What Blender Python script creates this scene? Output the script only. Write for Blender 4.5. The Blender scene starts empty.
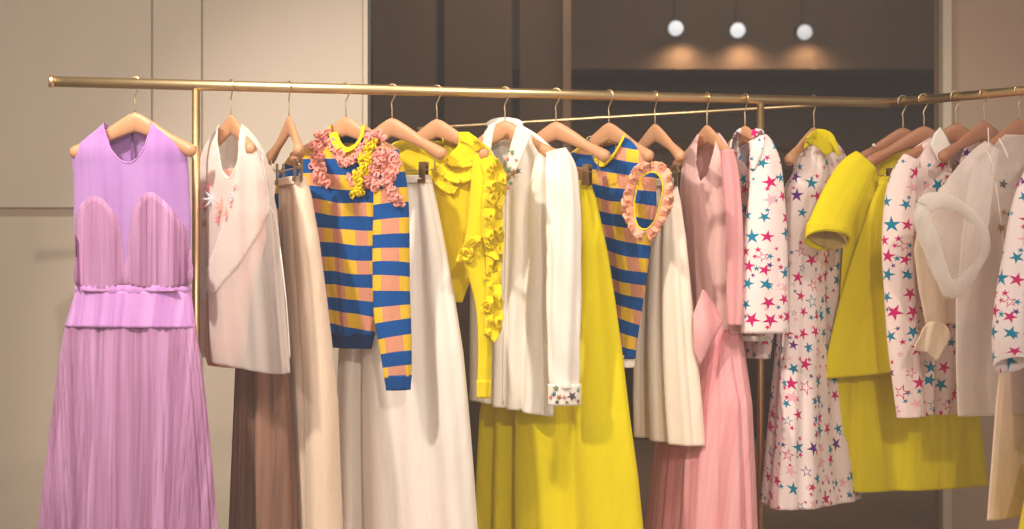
import bpy, bmesh, math, random
from mathutils import Vector, Matrix
from mathutils.bvhtree import BVHTree
PI = math.pi
F = 1500.0; CX, CY = 512.0, 264.5; CZ = 1.095
COL = bpy.context.scene.collection
sc = bpy.context.scene

# ------------------------------------------------------------------ basics
def P(x, y, Y): return Vector(((x-CX)/F*Y, Y, CZ+(CY-y)/F*Y))
def px(p): return (CX+p[0]/p[1]*F, CY-(p[2]-CZ)/p[1]*F)
def lin(c):
    c = c/255.0
    return c/12.92 if c <= .04045 else ((c+.055)/1.055)**2.4
def rgb(r, g, b): return (lin(r), lin(g), lin(b), 1)
def catmull(pts, n):
    out = []
    m = len(pts)
    for i in range(n+1):
        t = i/n*(m-1); k = min(int(t), m-2); f = t-k
        p0 = pts[max(k-1, 0)]; p1 = pts[k]; p2 = pts[k+1]; p3 = pts[min(k+2, m-1)]
        out.append(tuple(.5*((2*b)+(-a+c)*f+(2*a-5*b+4*c-d)*f*f+(-a+3*b-3*c+d)*f**3) for a, b, c, d in zip(p0, p1, p2, p3)))
    return out
def inside(poly, x, y):
    c = False; j = len(poly)-1
    for i in range(len(poly)):
        xi, yi = poly[i]; xj, yj = poly[j]
        if (yi > y) != (yj > y) and x < (xj-xi)*(y-yi)/(yj-yi)+xi: c = not c
        j = i
    return c
def nearest(poly, x, y):
    best = None; bd = 1e9
    for i in range(len(poly)):
        ax, ay = poly[i]; bx_, by_ = poly[(i+1) % len(poly)]
        dx, dy = bx_-ax, by_-ay; L = dx*dx+dy*dy
        t = 0 if L == 0 else max(0, min(1, ((x-ax)*dx+(y-ay)*dy)/L))
        qx, qy = ax+t*dx, ay+t*dy; d = (qx-x)**2+(qy-y)**2
        if d < bd: bd = d; best = (qx, qy)
    return best
def smooth_poly(poly, n=8):
    m = len(poly); out = []
    for i in range(m):
        p0, p1, p2, p3 = poly[i-1], poly[i], poly[(i+1) % m], poly[(i+2) % m]
        for k in range(n):
            f = k/n
            out.append(tuple(.5*((2*b)+(-a+c)*f+(2*a-5*b+4*c-d)*f*f+(-a+3*b-3*c+d)*f**3) for a, b, c, d in zip(p0, p1, p2, p3)))
    return out

# ------------------------------------------------------------------ objects
def obj(name, verts, faces, mat, parent=None, uvs=None, smooth=True, thick=0, local=False):
    me = bpy.data.meshes.new(name)
    L = parent['_loc'] if (parent is not None and not local) else None
    if L is not None:
        verts = [(v[0]-L[0], v[1]-L[1], v[2]-L[2]) for v in verts]
    me.from_pydata([tuple(v) for v in verts], [], faces)
    if uvs:
        ul = me.uv_layers.new(name='UVMap')
        for p in me.polygons:
            for li in p.loop_indices:
                ul.data[li].uv = uvs[me.loops[li].vertex_index]
    if smooth:
        for p in me.polygons: p.use_smooth = True
    me.materials.append(mat)
    o = bpy.data.objects.new(name, me); COL.objects.link(o)
    if parent is not None: o.parent = parent
    if L is not None: o['_loc'] = tuple(L)
    elif parent is None: o['_loc'] = (0, 0, 0)
    if thick:
        s = o.modifiers.new('thickness', 'SOLIDIFY'); s.thickness = thick; s.offset = 0
    return o
def child(name, verts, faces, mat, parent, **k):
    """part (or sub-part) built in world coordinates"""
    return obj(name, verts, faces, mat, parent, **k)
def thing(name, loc, label, cat, group=None, rz=0):
    e = bpy.data.objects.new(name, None); COL.objects.link(e)
    e.location = loc; e.rotation_euler = (0, 0, rz); e.empty_display_size = .05
    e['label'] = label; e['category'] = cat; e['_loc'] = tuple(loc)
    if group: e['group'] = group
    return e
def struct(o, kind='structure'): o['kind'] = kind; return o

def boxv(x0, x1, y0, y1, z0, z1):
    v = [(x, y, z) for x in (x0, x1) for y in (y0, y1) for z in (z0, z1)]
    f = [(0,1,3,2),(4,6,7,5),(0,4,5,1),(2,3,7,6),(0,2,6,4),(1,5,7,3)]
    return v, f
def merge(parts):
    V, Fc = [], []
    for v, f in parts:
        o = len(V); V += list(v); Fc += [tuple(i+o for i in q) for q in f]
    return V, Fc
def sweep(path, ru, rv=None, seg=12, up=(0, 0, 1), cap=True):
    """tube along 3-D points; ru/rv radii (float or list); rv is along the 'up'-ish side"""
    n = len(path); path = [Vector(p) for p in path]
    rv = ru if rv is None else rv
    ru = [ru]*n if isinstance(ru, (int, float)) else ru
    rv = [rv]*n if isinstance(rv, (int, float)) else rv
    V, Fc = [], []; up = Vector(up); side = None
    for i, p in enumerate(path):
        t = (path[min(i+1, n-1)]-path[max(i-1, 0)]).normalized()
        if side is None:
            side = t.cross(up)
            if side.length < 1e-4: side = t.cross(Vector((1, 0, 0)))
        side = (side-t*side.dot(t)).normalized(); u2 = side.cross(t)
        for k in range(seg):
            a = 2*PI*k/seg
            V.append(p+side*(ru[i]*math.cos(a))+u2*(rv[i]*math.sin(a)))
    for i in range(n-1):
        for k in range(seg):
            a = i*seg+k; b = i*seg+(k+1) % seg
            Fc.append((a, b, b+seg, a+seg))
    if cap:
        Fc.append(tuple(range(seg-1, -1, -1))); Fc.append(tuple((n-1)*seg+k for k in range(seg)))
    return V, Fc

# ------------------------------------------------------------------ materials
def nt(name):
    m = bpy.data.materials.new(name); m.use_nodes = True
    t = m.node_tree; t.nodes.clear()
    out = t.nodes.new('ShaderNodeOutputMaterial'); b = t.nodes.new('ShaderNodeBsdfPrincipled')
    t.links.new(b.outputs[0], out.inputs[0])
    return m, t, b, out
def setc(t, sock, val):
    if hasattr(val, 'links'): t.links.new(val, sock)
    else: sock.default_value = val
def mth(t, op, a, b=None, c=None):
    n = t.nodes.new('ShaderNodeMath'); n.operation = op
    setc(t, n.inputs[0], a)
    if b is not None: setc(t, n.inputs[1], b)
    if c is not None: setc(t, n.inputs[2], c)
    return n.outputs[0]
def mixc(t, f, a, b):
    n = t.nodes.new('ShaderNodeMix'); n.data_type = 'RGBA'
    setc(t, n.inputs[0], f); setc(t, n.inputs[6], a); setc(t, n.inputs[7], b)
    return n.outputs[2]
def uvnode(t):
    return t.nodes.new('ShaderNodeUVMap').outputs[0]
def fabric(name, col, rough=.9, sheen=.15, var=.05, weave=900, bump=.15, alpha=1.0, pleat=0, pleat_b=.5, coat=0, col_in=None, trans=0, wr=1.0):
    m, t, b, out = nt(name)
    uv = uvnode(t)
    if col_in: col = col_in(t, uv)
    nz = t.nodes.new('ShaderNodeTexNoise'); nz.inputs['Scale'].default_value = 7
    t.links.new(uv, nz.inputs['Vector'])
    dk = mth(t, 'MULTIPLY_ADD', nz.outputs[0], -var*2, 1+var)
    mul = t.nodes.new('ShaderNodeVectorMath'); mul.operation = 'SCALE'
    setc(t, mul.inputs[0], col if hasattr(col, 'links') else col[:3]); t.links.new(dk, mul.inputs['Scale'])
    t.links.new(mul.outputs[0], b.inputs['Base Color'])
    b.inputs['Roughness'].default_value = rough
    b.inputs['Sheen Weight'].default_value = sheen
    b.inputs['Specular IOR Level'].default_value = .25
    if coat: b.inputs['Specular IOR Level'].default_value = coat
    # fine weave + optional fine pleats as bump
    sep = t.nodes.new('ShaderNodeSeparateXYZ'); t.links.new(uv, sep.inputs[0])
    wx = mth(t, 'SINE', mth(t, 'MULTIPLY', sep.outputs[0], weave*2)); wy = mth(t, 'SINE', mth(t, 'MULTIPLY', sep.outputs[1], weave*2))
    h = mth(t, 'MULTIPLY', mth(t, 'ADD', wx, wy), .0002*bump*3)
    n2 = t.nodes.new('ShaderNodeTexNoise'); n2.inputs['Scale'].default_value = 28; n2.inputs['Detail'].default_value = 3
    n2.inputs['Scale'].default_value = 1; mpw = t.nodes.new('ShaderNodeMapping'); mpw.inputs['Scale'].default_value = (22, 5, 1); mpw.inputs['Rotation'].default_value = (0, 0, .12)
    t.links.new(uv, mpw.inputs[0]); t.links.new(mpw.outputs[0], n2.inputs['Vector'])
    h = mth(t, 'ADD', h, mth(t, 'MULTIPLY', n2.outputs[0], .018*(.5+bump)*wr))
    if pleat:
        n3 = t.nodes.new('ShaderNodeTexNoise'); n3.inputs['Scale'].default_value = 1.0; n3.inputs['Detail'].default_value = 2
        cmb = t.nodes.new('ShaderNodeCombineXYZ')
        t.links.new(mth(t, 'MULTIPLY', sep.outputs[0], pleat), cmb.inputs[0]); t.links.new(mth(t, 'MULTIPLY', sep.outputs[1], 1.2), cmb.inputs[1])
        t.links.new(cmb.outputs[0], n3.inputs['Vector'])
        h = mth(t, 'ADD', h, mth(t, 'MULTIPLY', n3.outputs[0], .02*pleat_b))
    bp = t.nodes.new('ShaderNodeBump'); bp.inputs['Strength'].default_value = .6; bp.inputs['Distance'].default_value = 1
    t.links.new(h, bp.inputs['Height']); t.links.new(bp.outputs[0], b.inputs['Normal'])
    last = b.outputs[0]
    if trans:
        tr = t.nodes.new('ShaderNodeBsdfTranslucent'); t.links.new(mul.outputs[0], tr.inputs[0])
        mx0 = t.nodes.new('ShaderNodeMixShader'); mx0.inputs[0].default_value = trans
        t.links.new(last, mx0.inputs[1]); t.links.new(tr.outputs[0], mx0.inputs[2]); last = mx0.outputs[0]
    if alpha < 1:
        tp = t.nodes.new('ShaderNodeBsdfTransparent'); mx = t.nodes.new('ShaderNodeMixShader')
        lw = t.nodes.new('ShaderNodeLayerWeight'); lw.inputs[0].default_value = .35
        fac = mth(t, 'MINIMUM', mth(t, 'MULTIPLY_ADD', lw.outputs['Facing'], 1-alpha, alpha), 1.0)
        t.links.new(fac, mx.inputs[0]); t.links.new(tp.outputs[0], mx.inputs[1]); t.links.new(last, mx.inputs[2]); last = mx.outputs[0]
    t.links.new(last, out.inputs[0])
    return m
def stars(base, scale=17, density=1.0):
    def f(t, uv):
        def layer(sc_, off, rmin, rmax, keep):
            mp = t.nodes.new('ShaderNodeMapping'); mp.inputs['Scale'].default_value = (sc_, sc_, sc_); mp.inputs['Location'].default_value = (off, off*1.7, 0)
            t.links.new(uv, mp.inputs[0])
            vo = t.nodes.new('ShaderNodeTexVoronoi'); vo.voronoi_dimensions = '2D'; vo.inputs['Scale'].default_value = 1; vo.inputs['Randomness'].default_value = .6
            t.links.new(mp.outputs[0], vo.inputs['Vector'])
            d = t.nodes.new('ShaderNodeVectorMath'); d.operation = 'SUBTRACT'
            t.links.new(mp.outputs[0], d.inputs[0]); t.links.new(vo.outputs['Position'], d.inputs[1])
            s = t.nodes.new('ShaderNodeSeparateXYZ'); t.links.new(d.outputs[0], s.inputs[0])
            cs = t.nodes.new('ShaderNodeSeparateColor'); t.links.new(vo.outputs['Color'], cs.inputs[0])
            r = mth(t, 'SQRT', mth(t, 'ADD', mth(t, 'MULTIPLY', s.outputs[0], s.outputs[0]), mth(t, 'MULTIPLY', s.outputs[1], s.outputs[1])))
            R = mth(t, 'MULTIPLY_ADD', cs.outputs[0], rmax-rmin, rmin)
            rr = mth(t, 'DIVIDE', r, R)
            ang = mth(t, 'ADD', mth(t, 'ARCTAN2', s.outputs[1], s.outputs[0]), mth(t, 'MULTIPLY', cs.outputs[1], 20.0))
            w = mth(t, 'FLOORED_MODULO', ang, 2*PI/5)
            tt = mth(t, 'ABSOLUTE', mth(t, 'SUBTRACT', w, PI/5))
            tt = mth(t, 'SUBTRACT', PI/5, tt)
            e = mth(t, 'ADD', mth(t, 'MULTIPLY', mth(t, 'MULTIPLY', rr, mth(t, 'SINE', tt)), .709),
                    mth(t, 'MULTIPLY', mth(t, 'SUBTRACT', mth(t, 'MULTIPLY', rr, mth(t, 'COSINE', tt)), 1.0), .2116))
            ins = mth(t, 'LESS_THAN', e, 0)
            hollow = mth(t, 'MULTIPLY', mth(t, 'LESS_THAN', e, -.07), mth(t, 'LESS_THAN', cs.outputs[1], .13))
            ins = mth(t, 'MULTIPLY', ins, mth(t, 'SUBTRACT', 1.0, hollow))
            ins = mth(t, 'MULTIPLY', ins, mth(t, 'LESS_THAN', mth(t, 'FRACT', mth(t, 'MULTIPLY', cs.outputs[2], 7.3)), keep))
            rp = t.nodes.new('ShaderNodeValToRGB'); rp.color_ramp.interpolation = 'CONSTANT'
            el = rp.color_ramp.elements; el[0].position = 0; el[0].color = rgb(205, 14, 105); el[1].position = .42; el[1].color = rgb(0, 128, 158)
            a = el.new(.82); a.color = rgb(240, 180, 190)
            a = el.new(.92); a.color = rgb(95, 35, 130)
            t.links.new(cs.outputs[2], rp.inputs[0])
            return ins, rp.outputs[0]
        i1, c1 = layer(scale, 0, .30, .50, .85*density)
        i2, c2 = layer(scale*1.75, 3.3, .24, .38, .42*density)
        c = mixc(t, i2, base, c2)
        return mixc(t, i1, c, c1)
    return f
def knit_stripes(period=.0885, phase=0.0, block=.105, bphase=0.0, slope=0.0):
    def f(t, uv):
        s = t.nodes.new('ShaderNodeSeparateXYZ'); t.links.new(uv, s.inputs[0])
        nz = t.nodes.new('ShaderNodeTexNoise'); nz.inputs['Scale'].default_value = 4; nz.inputs['Detail'].default_value = 1; t.links.new(uv, nz.inputs['Vector'])
        vw = mth(t, 'ADD', s.outputs[1], mth(t, 'MULTIPLY', mth(t, 'SUBTRACT', nz.outputs[0], .5), .045))
        vw = mth(t, 'ADD', vw, mth(t, 'MULTIPLY', mth(t, 'SUBTRACT', s.outputs[0], .7), slope))
        v = mth(t, 'FRACT', mth(t, 'ADD', mth(t, 'DIVIDE', vw, period), phase))
        isb = mth(t, 'LESS_THAN', v, .5)
        u = mth(t, 'FRACT', mth(t, 'ADD', mth(t, 'DIVIDE', s.outputs[0], block), bphase))
        c = mixc(t, mth(t, 'LESS_THAN', u, .5), rgb(230, 186, 50), rgb(216, 148, 118))
        return mixc(t, isb, c, rgb(0, 78, 150))
    return f
def simple(name, col, rough=.5, metal=0, spec=.5, emis=None, es=0, noise=None):
    m, t, b, out = nt(name)
    b.inputs['Base Color'].default_value = col; b.inputs['Roughness'].default_value = rough; b.inputs['Metallic'].default_value = metal
    b.inputs['Specular IOR Level'].default_value = spec
    if emis: b.inputs['Emission Color'].default_value = emis; b.inputs['Emission Strength'].default_value = es
    if noise:
        tc = t.nodes.new('ShaderNodeTexCoord'); nz = t.nodes.new('ShaderNodeTexNoise')
        mp = t.nodes.new('ShaderNodeMapping'); mp.inputs['Scale'].default_value = noise[0]
        t.links.new(tc.outputs['Object'], mp.inputs[0]); t.links.new(mp.outputs[0], nz.inputs['Vector']); nz.inputs['Detail'].default_value = 4
        c2 = tuple(x*noise[1] for x in col[:3])+(1,)
        t.links.new(mixc(t, nz.outputs[0], col, c2), b.inputs['Base Color'])
    return m
def pleat_tones(c1, c2, freq):
    # pleat-to-pleat tone: bunched tulle layers, with missing fold shading put into the colour
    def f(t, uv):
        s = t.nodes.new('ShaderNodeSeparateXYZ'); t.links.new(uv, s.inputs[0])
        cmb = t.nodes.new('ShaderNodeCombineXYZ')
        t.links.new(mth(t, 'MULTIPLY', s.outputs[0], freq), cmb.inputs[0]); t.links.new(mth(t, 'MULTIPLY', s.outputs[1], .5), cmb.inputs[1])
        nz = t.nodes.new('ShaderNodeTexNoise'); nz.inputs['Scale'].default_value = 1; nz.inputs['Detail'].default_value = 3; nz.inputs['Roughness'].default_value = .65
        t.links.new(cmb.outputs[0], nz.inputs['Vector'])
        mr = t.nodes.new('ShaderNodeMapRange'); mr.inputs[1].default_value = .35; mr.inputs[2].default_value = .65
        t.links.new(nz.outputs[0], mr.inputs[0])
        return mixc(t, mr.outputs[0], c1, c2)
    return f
M = {}
M['brass'] = simple('brushed_brass', (.88, .66, .36, 1), .36, 1, noise=((3, 3, 60), .8))
M['hook'] = simple('pale_brass_wire', (.75, .58, .36, 1), .3, 1)
M['clip'] = simple('dark_brass_clip', (.30, .20, .10, 1), .35, .9)
M['wood'] = simple('pale_beech', rgb(212, 156, 114), .42, 0, .4, noise=((6, 40, 40), .8))
M['wood_dark'] = simple('reddish_beech', rgb(186, 128, 96), .4, 0, .4, noise=((6, 40, 40), .8))
M['wall'] = simple('beige_panel', rgb(208, 194, 177), .6, 0, .3, noise=((2, 2, .6), .93))
M['wall_r'] = simple('pinkish_beige_panel', rgb(186, 160, 140), .6, 0, .3, noise=((2, 2, .6), .95))
M['gap'] = simple('panel_gap_shadow', rgb(168, 150, 132), .8)
M['trim'] = simple('pale_trim', rgb(205, 190, 168), .4)
M['trim_dark'] = simple('dark_trim', rgb(50, 44, 40), .4)
M['floor'] = simple('greige_stone', rgb(170, 152, 132), .35)
M['ceil'] = simple('ceiling_paint', rgb(225, 215, 200), .8)
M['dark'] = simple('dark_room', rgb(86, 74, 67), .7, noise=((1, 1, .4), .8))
M['dark2'] = simple('brown_panel', rgb(124, 108, 96), .7, noise=((2, 2, .3), .8))
M['strip'] = simple('pale_reflection', rgb(175, 155, 132), .6)
M['zip'] = simple('purple_zip', rgb(120, 70, 130), .5)

def pleat_mat(*a, **k): return fabric(*a, **k)
M['lilac'] = fabric('lilac_organza', None, col_in=pleat_tones(rgb(190, 132, 206), rgb(216, 170, 230), 8), alpha=.72, var=.05, trans=.2)
M['lilac2'] = fabric('lilac_lining', None, col_in=pleat_tones(rgb(188, 124, 196), rgb(218, 164, 224), 20), var=.05)
M['tulle'] = fabric('mauve_pleated_tulle', None, col_in=pleat_tones(rgb(176, 118, 156), rgb(224, 170, 216), 22), pleat=75, pleat_b=1.0, alpha=.88, trans=.15)
M['organza'] = fabric('white_organza', rgb(244, 228, 216), alpha=.38, var=.04, trans=.3, sheen=.4, rough=.6)
M['organza2'] = fabric('white_organza_dense', rgb(252, 242, 236), alpha=.20, var=.04, trans=.3, sheen=.4)
M['organza3'] = fabric('white_organza_doubled', rgb(252, 244, 236), alpha=.55, var=.04, trans=.3, sheen=.4)
M['salmon'] = fabric('salmon_lining', rgb(232, 168, 150), alpha=.8)
M['brown'] = fabric('sheer_brown_tulle', None, col_in=pleat_tones(rgb(128, 92, 74), rgb(192, 146, 122), 9), alpha=.72, trans=.2)
M['beige'] = fabric('beige_linen', rgb(232, 206, 182), var=.05, bump=.3)
M['white'] = fabric('white_wool', rgb(240, 230, 220), var=.03, bump=.1)
M['shirt'] = fabric('white_poplin', rgb(245, 236, 224), var=.02, bump=.1, rough=.8)
M['cream'] = fabric('cream_cloth', rgb(240, 224, 204), var=.03, bump=.1)
M['creamgold'] = fabric('pale_beige_organza', rgb(238, 210, 180), alpha=.86, var=.03)
M['yellow'] = fabric('yellow_crepe', rgb(228, 208, 10), var=.05, bump=.12, sheen=.0)
M['yknit'] = fabric('yellow_knit', rgb(240, 212, 25), var=.05, bump=.4, weave=500, sheen=.05)
M['yel_in'] = fabric('beige_sleeve_lining', rgb(196, 164, 100))
M['pinkk'] = fabric('pink_knit_ruffle', rgb(236, 158, 146), bump=.4, weave=500)
M['peach'] = fabric('peach_knit_ruffle', rgb(240, 172, 140), bump=.4, weave=500)
M['pink'] = fabric('pink_organza', rgb(252, 210, 204), alpha=.74, trans=.2, var=.05)
M['pink2'] = fabric('pink_chiffon', None, col_in=pleat_tones(rgb(236, 150, 156), rgb(252, 190, 190), 14), var=.05, alpha=.93, trans=.15)
M['star'] = fabric('star_print_cotton', None, col_in=stars(rgb(246, 226, 222), 18), var=.02, bump=.1, sheen=.05)
M['star2'] = fabric('star_print_sheer', None, col_in=stars(rgb(246, 222, 216), 17), var=.02, bump=.1, sheen=.05)
M['knit'] = fabric('striped_knit', None, col_in=knit_stripes(.0885, .12, .086, .1, -.06), bump=.5, weave=600, sheen=0, var=.06)
M['knit_s'] = fabric('striped_knit_sleeve', None, col_in=knit_stripes(.0895, .0, .088, .28), bump=.5, weave=600, sheen=0, var=.06)
M['knit2'] = fabric('striped_knit_top', None, col_in=knit_stripes(.088, .55, .086, .3, -.18), bump=.5, weave=600, sheen=0, var=.06)
M['blue'] = fabric('blue_knit', rgb(0, 72, 142), bump=.5, weave=600, sheen=0)
M['navy'] = fabric('navy_knit', rgb(20, 48, 100), bump=.5, weave=600, sheen=0)
for nme, c in (('s_green', (120, 150, 110)), ('s_dark', (82, 70, 72)), ('s_gold', (160, 120, 70)), ('s_pink', (226, 130, 130)), ('s_teal', (50, 110, 120)),
               ('s_mag', (205, 30, 100)), ('s_silver', (200, 200, 205))):
    M[nme] = simple(nme.replace('s_', 'thread_'), rgb(*c), .6)

# ------------------------------------------------------------------ rail geometry
RZ = CZ+.555
def rail1(pxx):
    r = (pxx-CX)/F; Y = 4.86/(1-.224*r); return Vector((r*Y, Y, RZ))
CORN = rail1(888)
T2 = P(1024, 90, 4.79); T2.z = RZ
D2 = (T2-CORN).normalized()
def rail2(pxx):
    r = (pxx-CX)/F; t = (r*CORN.y-CORN.x)/(D2.x-r*D2.y)
    return CORN+D2*t

# ------------------------------------------------------------------ garment builders
class Frame:
    def __init__(s, hook, theta, shift=0):
        s.C = Vector(hook); s.th = math.radians(theta)
        s.d = Vector((math.cos(s.th), -math.sin(s.th), 0)); s.n = Vector((-math.sin(s.th), -math.cos(s.th), 0))
        s.C = s.C+s.n*shift
    def Y(s, x, off=0):
        r = (x-CX)/F; q = r*s.n.x+s.n.y
        Cn = s.C.x*s.n.x+s.C.y*s.n.y
        return (off+Cn)/q
def rowinterp(rows, nv):
    y0, y1 = rows[0][0], rows[-1][0]; out = []
    def seg(y):
        for i in range(len(rows)-1):
            if y <= rows[i+1][0]+1e-9:
                a, b = rows[i], rows[i+1]; f = (y-a[0])/(b[0]-a[0]); return [a[1]+(b[1]-a[1])*f, a[2]+(b[2]-a[2])*f]
        return [rows[-1][1], rows[-1][2]]
    W = [[y0+(y1-y0)*i/nv]+seg(y0+(y1-y0)*i/nv) for i in range(nv+1)]
    for _ in range(1):
        W2 = [w[:] for w in W]
        for i in range(1, nv):
            for k in (1, 2): W2[i][k] = (W[i-1][k]+2*W[i][k]+W[i+1][k])/4
        W = W2
    return W
def shell(name, fr, rows, k, mat, parent, folds=(.0, .012, 7, 1), nu=120, dv=2.5, neck=None, bneck=None, thick=.002, bmin=.03,
          tilt=0, power=1.8, lean=0, valleys=(), fine=None, hemwave=0, kb=None):
    """garment tube hanging on a hanger plane. rows = (y, x_left, x_right) outline; folds = (amp top, amp bottom, count, seed)"""
    nv = max(6, int((rows[-1][0]-rows[0][0])/dv)); W = rowinterp(rows, nv)
    rnd = random.Random(folds[3]); ph = [rnd.uniform(0, 2*PI) for _ in range(12)]
    n = folds[2]; c, s_ = abs(math.cos(fr.th)), abs(math.sin(fr.th))
    V, UV = [], []; vlen = 0; y0, y1 = rows[0][0], rows[-1][0]
    for i, (y, xl, xr) in enumerate(W):
        f = i/nv; amp = folds[0]+(folds[1]-folds[0])*min(1, f*1.15)**1.2
        Yc = fr.C.y; xm = (xl+xr)/2; cxw = (xm-CX)/F*Yc; h = max((xr-xl)/2/F*Yc, .004)
        z = CZ+(CY-y)/F*Yc
        a = h/math.sqrt(c*c+(k*s_)**2); b0 = max(k*a, bmin)
        ring = []
        for it in range(4):
            ring = []
            for j in range(nu):
                p = 2*PI*j/nu
                cusp = lambda x: 1.9*math.sqrt(math.sin(x/2)**2+.015)-1.2
                A1 = .75+.45*math.sin(2*p+ph[7]+2.2*f); A2 = .5+.5*math.sin(3*p+ph[8]-1.7*f)
                wv = .75*A1*cusp(n*p+ph[0]+.9*math.sin(2*p+ph[1]+f*.6)+.4*math.sin(f*2.5+ph[2]))+.45*A2*cusp((n+3)*p+ph[3]-.5*math.sin(f*2))+.2*math.sin((2*n+1)*p+ph[4]+f*.7)
                cs, sn = math.cos(p), math.sin(p)
                e = 2/(power+(2.9-power)*max(0, 1-f*4)) if bmin == .03 else 2/power
                sx = math.copysign(abs(cs)**e, cs); sy = math.copysign(abs(sn)**e, sn)
                bb = b0 if sn > 0 or kb is None else max(kb*a, .01)
                am = amp*wv
                for (pv, wv_, dv_) in valleys: am -= dv_*math.exp(-((p-math.radians(pv+4*math.sin(f*3)))/math.radians(wv_))**2)*(.25+.75*f)
                if fine: am += fine[0]*math.sin(fine[1]*p+1.3*math.sin(5*p+ph[5])+.4*math.sin(3*f+ph[6]))*min(1, .3+f)
                q = Vector((cxw, Yc, z))+fr.d*(a*sx+am*cs*.6)+fr.n*(bb*sy+am*sn)
                q += fr.n*(lean*f); q.z += tilt*(sx)*f**6*-1 + hemwave*math.sin(n*p+ph[0])*f**8
                ring.append(q)
            xs = [CX+q.x/q.y*F for q in ring]; mn, mx = min(xs), max(xs)
            sc_ = (xr-xl)/(mx-mn)
            a *= max(.6, min(1.6, sc_)) if (xr-xl) > 8 else 1
            if k*a > bmin: b0 = k*a
            cxw += ((xl+xr)/2-(mn+mx)/2)/F*Yc
        q0 = ring[nu//4]
        if i: vlen += abs(W[i][0]-W[i-1][0])/F*Yc
        # uv by arc length from the front centre
        u = 0; us = [0]*nu
        for j in range(1, nu//2+1):
            jj = (nu//4+j) % nu; u += (ring[jj]-ring[(jj-1) % nu]).length; us[jj] = u
        u = 0
        for j in range(1, nu//2):
            jj = (nu//4-j) % nu; u -= (ring[jj]-ring[(jj+1) % nu]).length; us[jj] = u
        V += ring; UV += [(us[j]+.7, 2-vlen) for j in range(nu)]
    Fc = []; VP = [px(v) for v in V]; killed = set(); kept = {}
    for i in range(nv):
        for j in range(nu):
            a_, b_ = i*nu+j, i*nu+(j+1) % nu
            q = (a_, a_+nu, b_+nu, b_)
            p = 2*PI*(j+.5)/nu; poly = neck if math.sin(p) > 0 else bneck
            if poly:
                mx_ = sum(VP[t][0] for t in q)/4; my_ = sum(VP[t][1] for t in q)/4
                if inside(poly, mx_, my_):
                    for t in q: killed.add((t, math.sin(p) > 0))
                    continue
            for t in q: kept[t] = 1
            Fc.append(q)
    for t, front in killed:
        if t in kept:
            poly = neck if front else bneck
            nx_, ny_ = nearest(poly, *VP[t])
            if abs(nx_-VP[t][0])+abs(ny_-VP[t][1]) < 6:
                v = V[t]; V[t] = v+Vector(((nx_-VP[t][0])/F*v.y, 0, -(ny_-VP[t][1])/F*v.y))
    return child(name, V, Fc, mat, parent, uvs=UV, thick=thick)
def tube(name, fr, pts, mat, parent, k=.6, off=0, folds=(.004, 5, 1), nu=40, n=None, thick=.002, end=None, absY=None, mouth=0):
    """sleeve: pts = (x, y, halfwidth px, extra offset toward viewer)"""
    pts = [tuple(p)+(0,)*(4-len(p)) for p in pts]
    L = sum(math.hypot(pts[i+1][0]-pts[i][0], pts[i+1][1]-pts[i][1]) for i in range(len(pts)-1))
    n = n or max(8, int(L/4)); S = catmull(pts, n)
    rnd = random.Random(folds[2]); ph = [rnd.uniform(0, 2*PI) for _ in range(8)]
    V, UV = [], []; vl = 0
    for i, (x, y, hw, o) in enumerate(S):
        a, b = S[max(i-1, 0)], S[min(i+1, n)]
        dx, dy = b[0]-a[0], b[1]-a[1]; m = math.hypot(dx, dy) or 1; dx /= m; dy /= m
        if end is not None and i > n-4:   # let the mouth of the sleeve settle to a given direction
            w = (i-(n-4))/4; ex, ey = end; dx = dx*(1-w)+ex*w; dy = dy*(1-w)+ey*w; m = math.hypot(dx, dy); dx /= m; dy /= m
        Y = (absY if absY is not None else fr.Y(x, off))-o
        c = P(x, y, Y); R = hw/F*Y
        side = Vector((-dy, 0, -dx))*-1      # perpendicular to the path in the picture plane
        dep = Vector((0, -1, 0))
        dep = dep+Vector((0, 0, 0))
        if i: vl += m and math.hypot(S[i][0]-S[i-1][0], S[i][1]-S[i-1][1])/F*Y
        for j in range(nu):
            p = 2*PI*j/nu
            cusp = 1.9*math.sqrt(math.sin((folds[1]*p+ph[0]+.5*math.sin(i*.11+ph[3])+.6*math.sin(2*p))/2)**2+.02)-1.2
            w = folds[0]*(1.0*cusp*(.7+.4*math.sin(i*.13+ph[4]+p))+.4*math.sin((folds[1]+2)*p+ph[1]-i*.09)+.35*math.sin(i*.45+ph[2]+2*p))
            V.append(c+side*((R+w*.4)*math.cos(p))+dep*((R*k+w)*math.sin(p))+Vector((0, 0, mouth*R*math.sin(p)*max(0, 1-(n-i)/6))))
            pc = p if p < PI else p-2*PI
            UV.append((R*(PI/2-p if p < 1.5*PI else PI/2-p+2*PI)*(1+k)/2+.35, 2-vl))
    Fc = [(i*nu+j, (i+1)*nu+j, (i+1)*nu+(j+1) % nu, i*nu+(j+1) % nu) for i in range(n) for j in range(nu)]
    return child(name, V, Fc, mat, parent, uvs=UV, thick=thick)
def bvh(o):
    L = Vector(o['_loc'])
    return BVHTree.FromPolygons([v.co+L for v in o.data.vertices], [tuple(p.vertices) for p in o.data.polygons])
def hit(trees, x, y, default):
    best = None
    o = Vector((0, 0, CZ)); d = Vector(((x-CX)/F, 1, (CY-y)/F)); dn = d.normalized()
    for t in trees:
        h = t.ray_cast(o, dn)
        if h[0] is not None and (best is None or h[0].y < best): best = h[0].y
    return default if best is None else best
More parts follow.
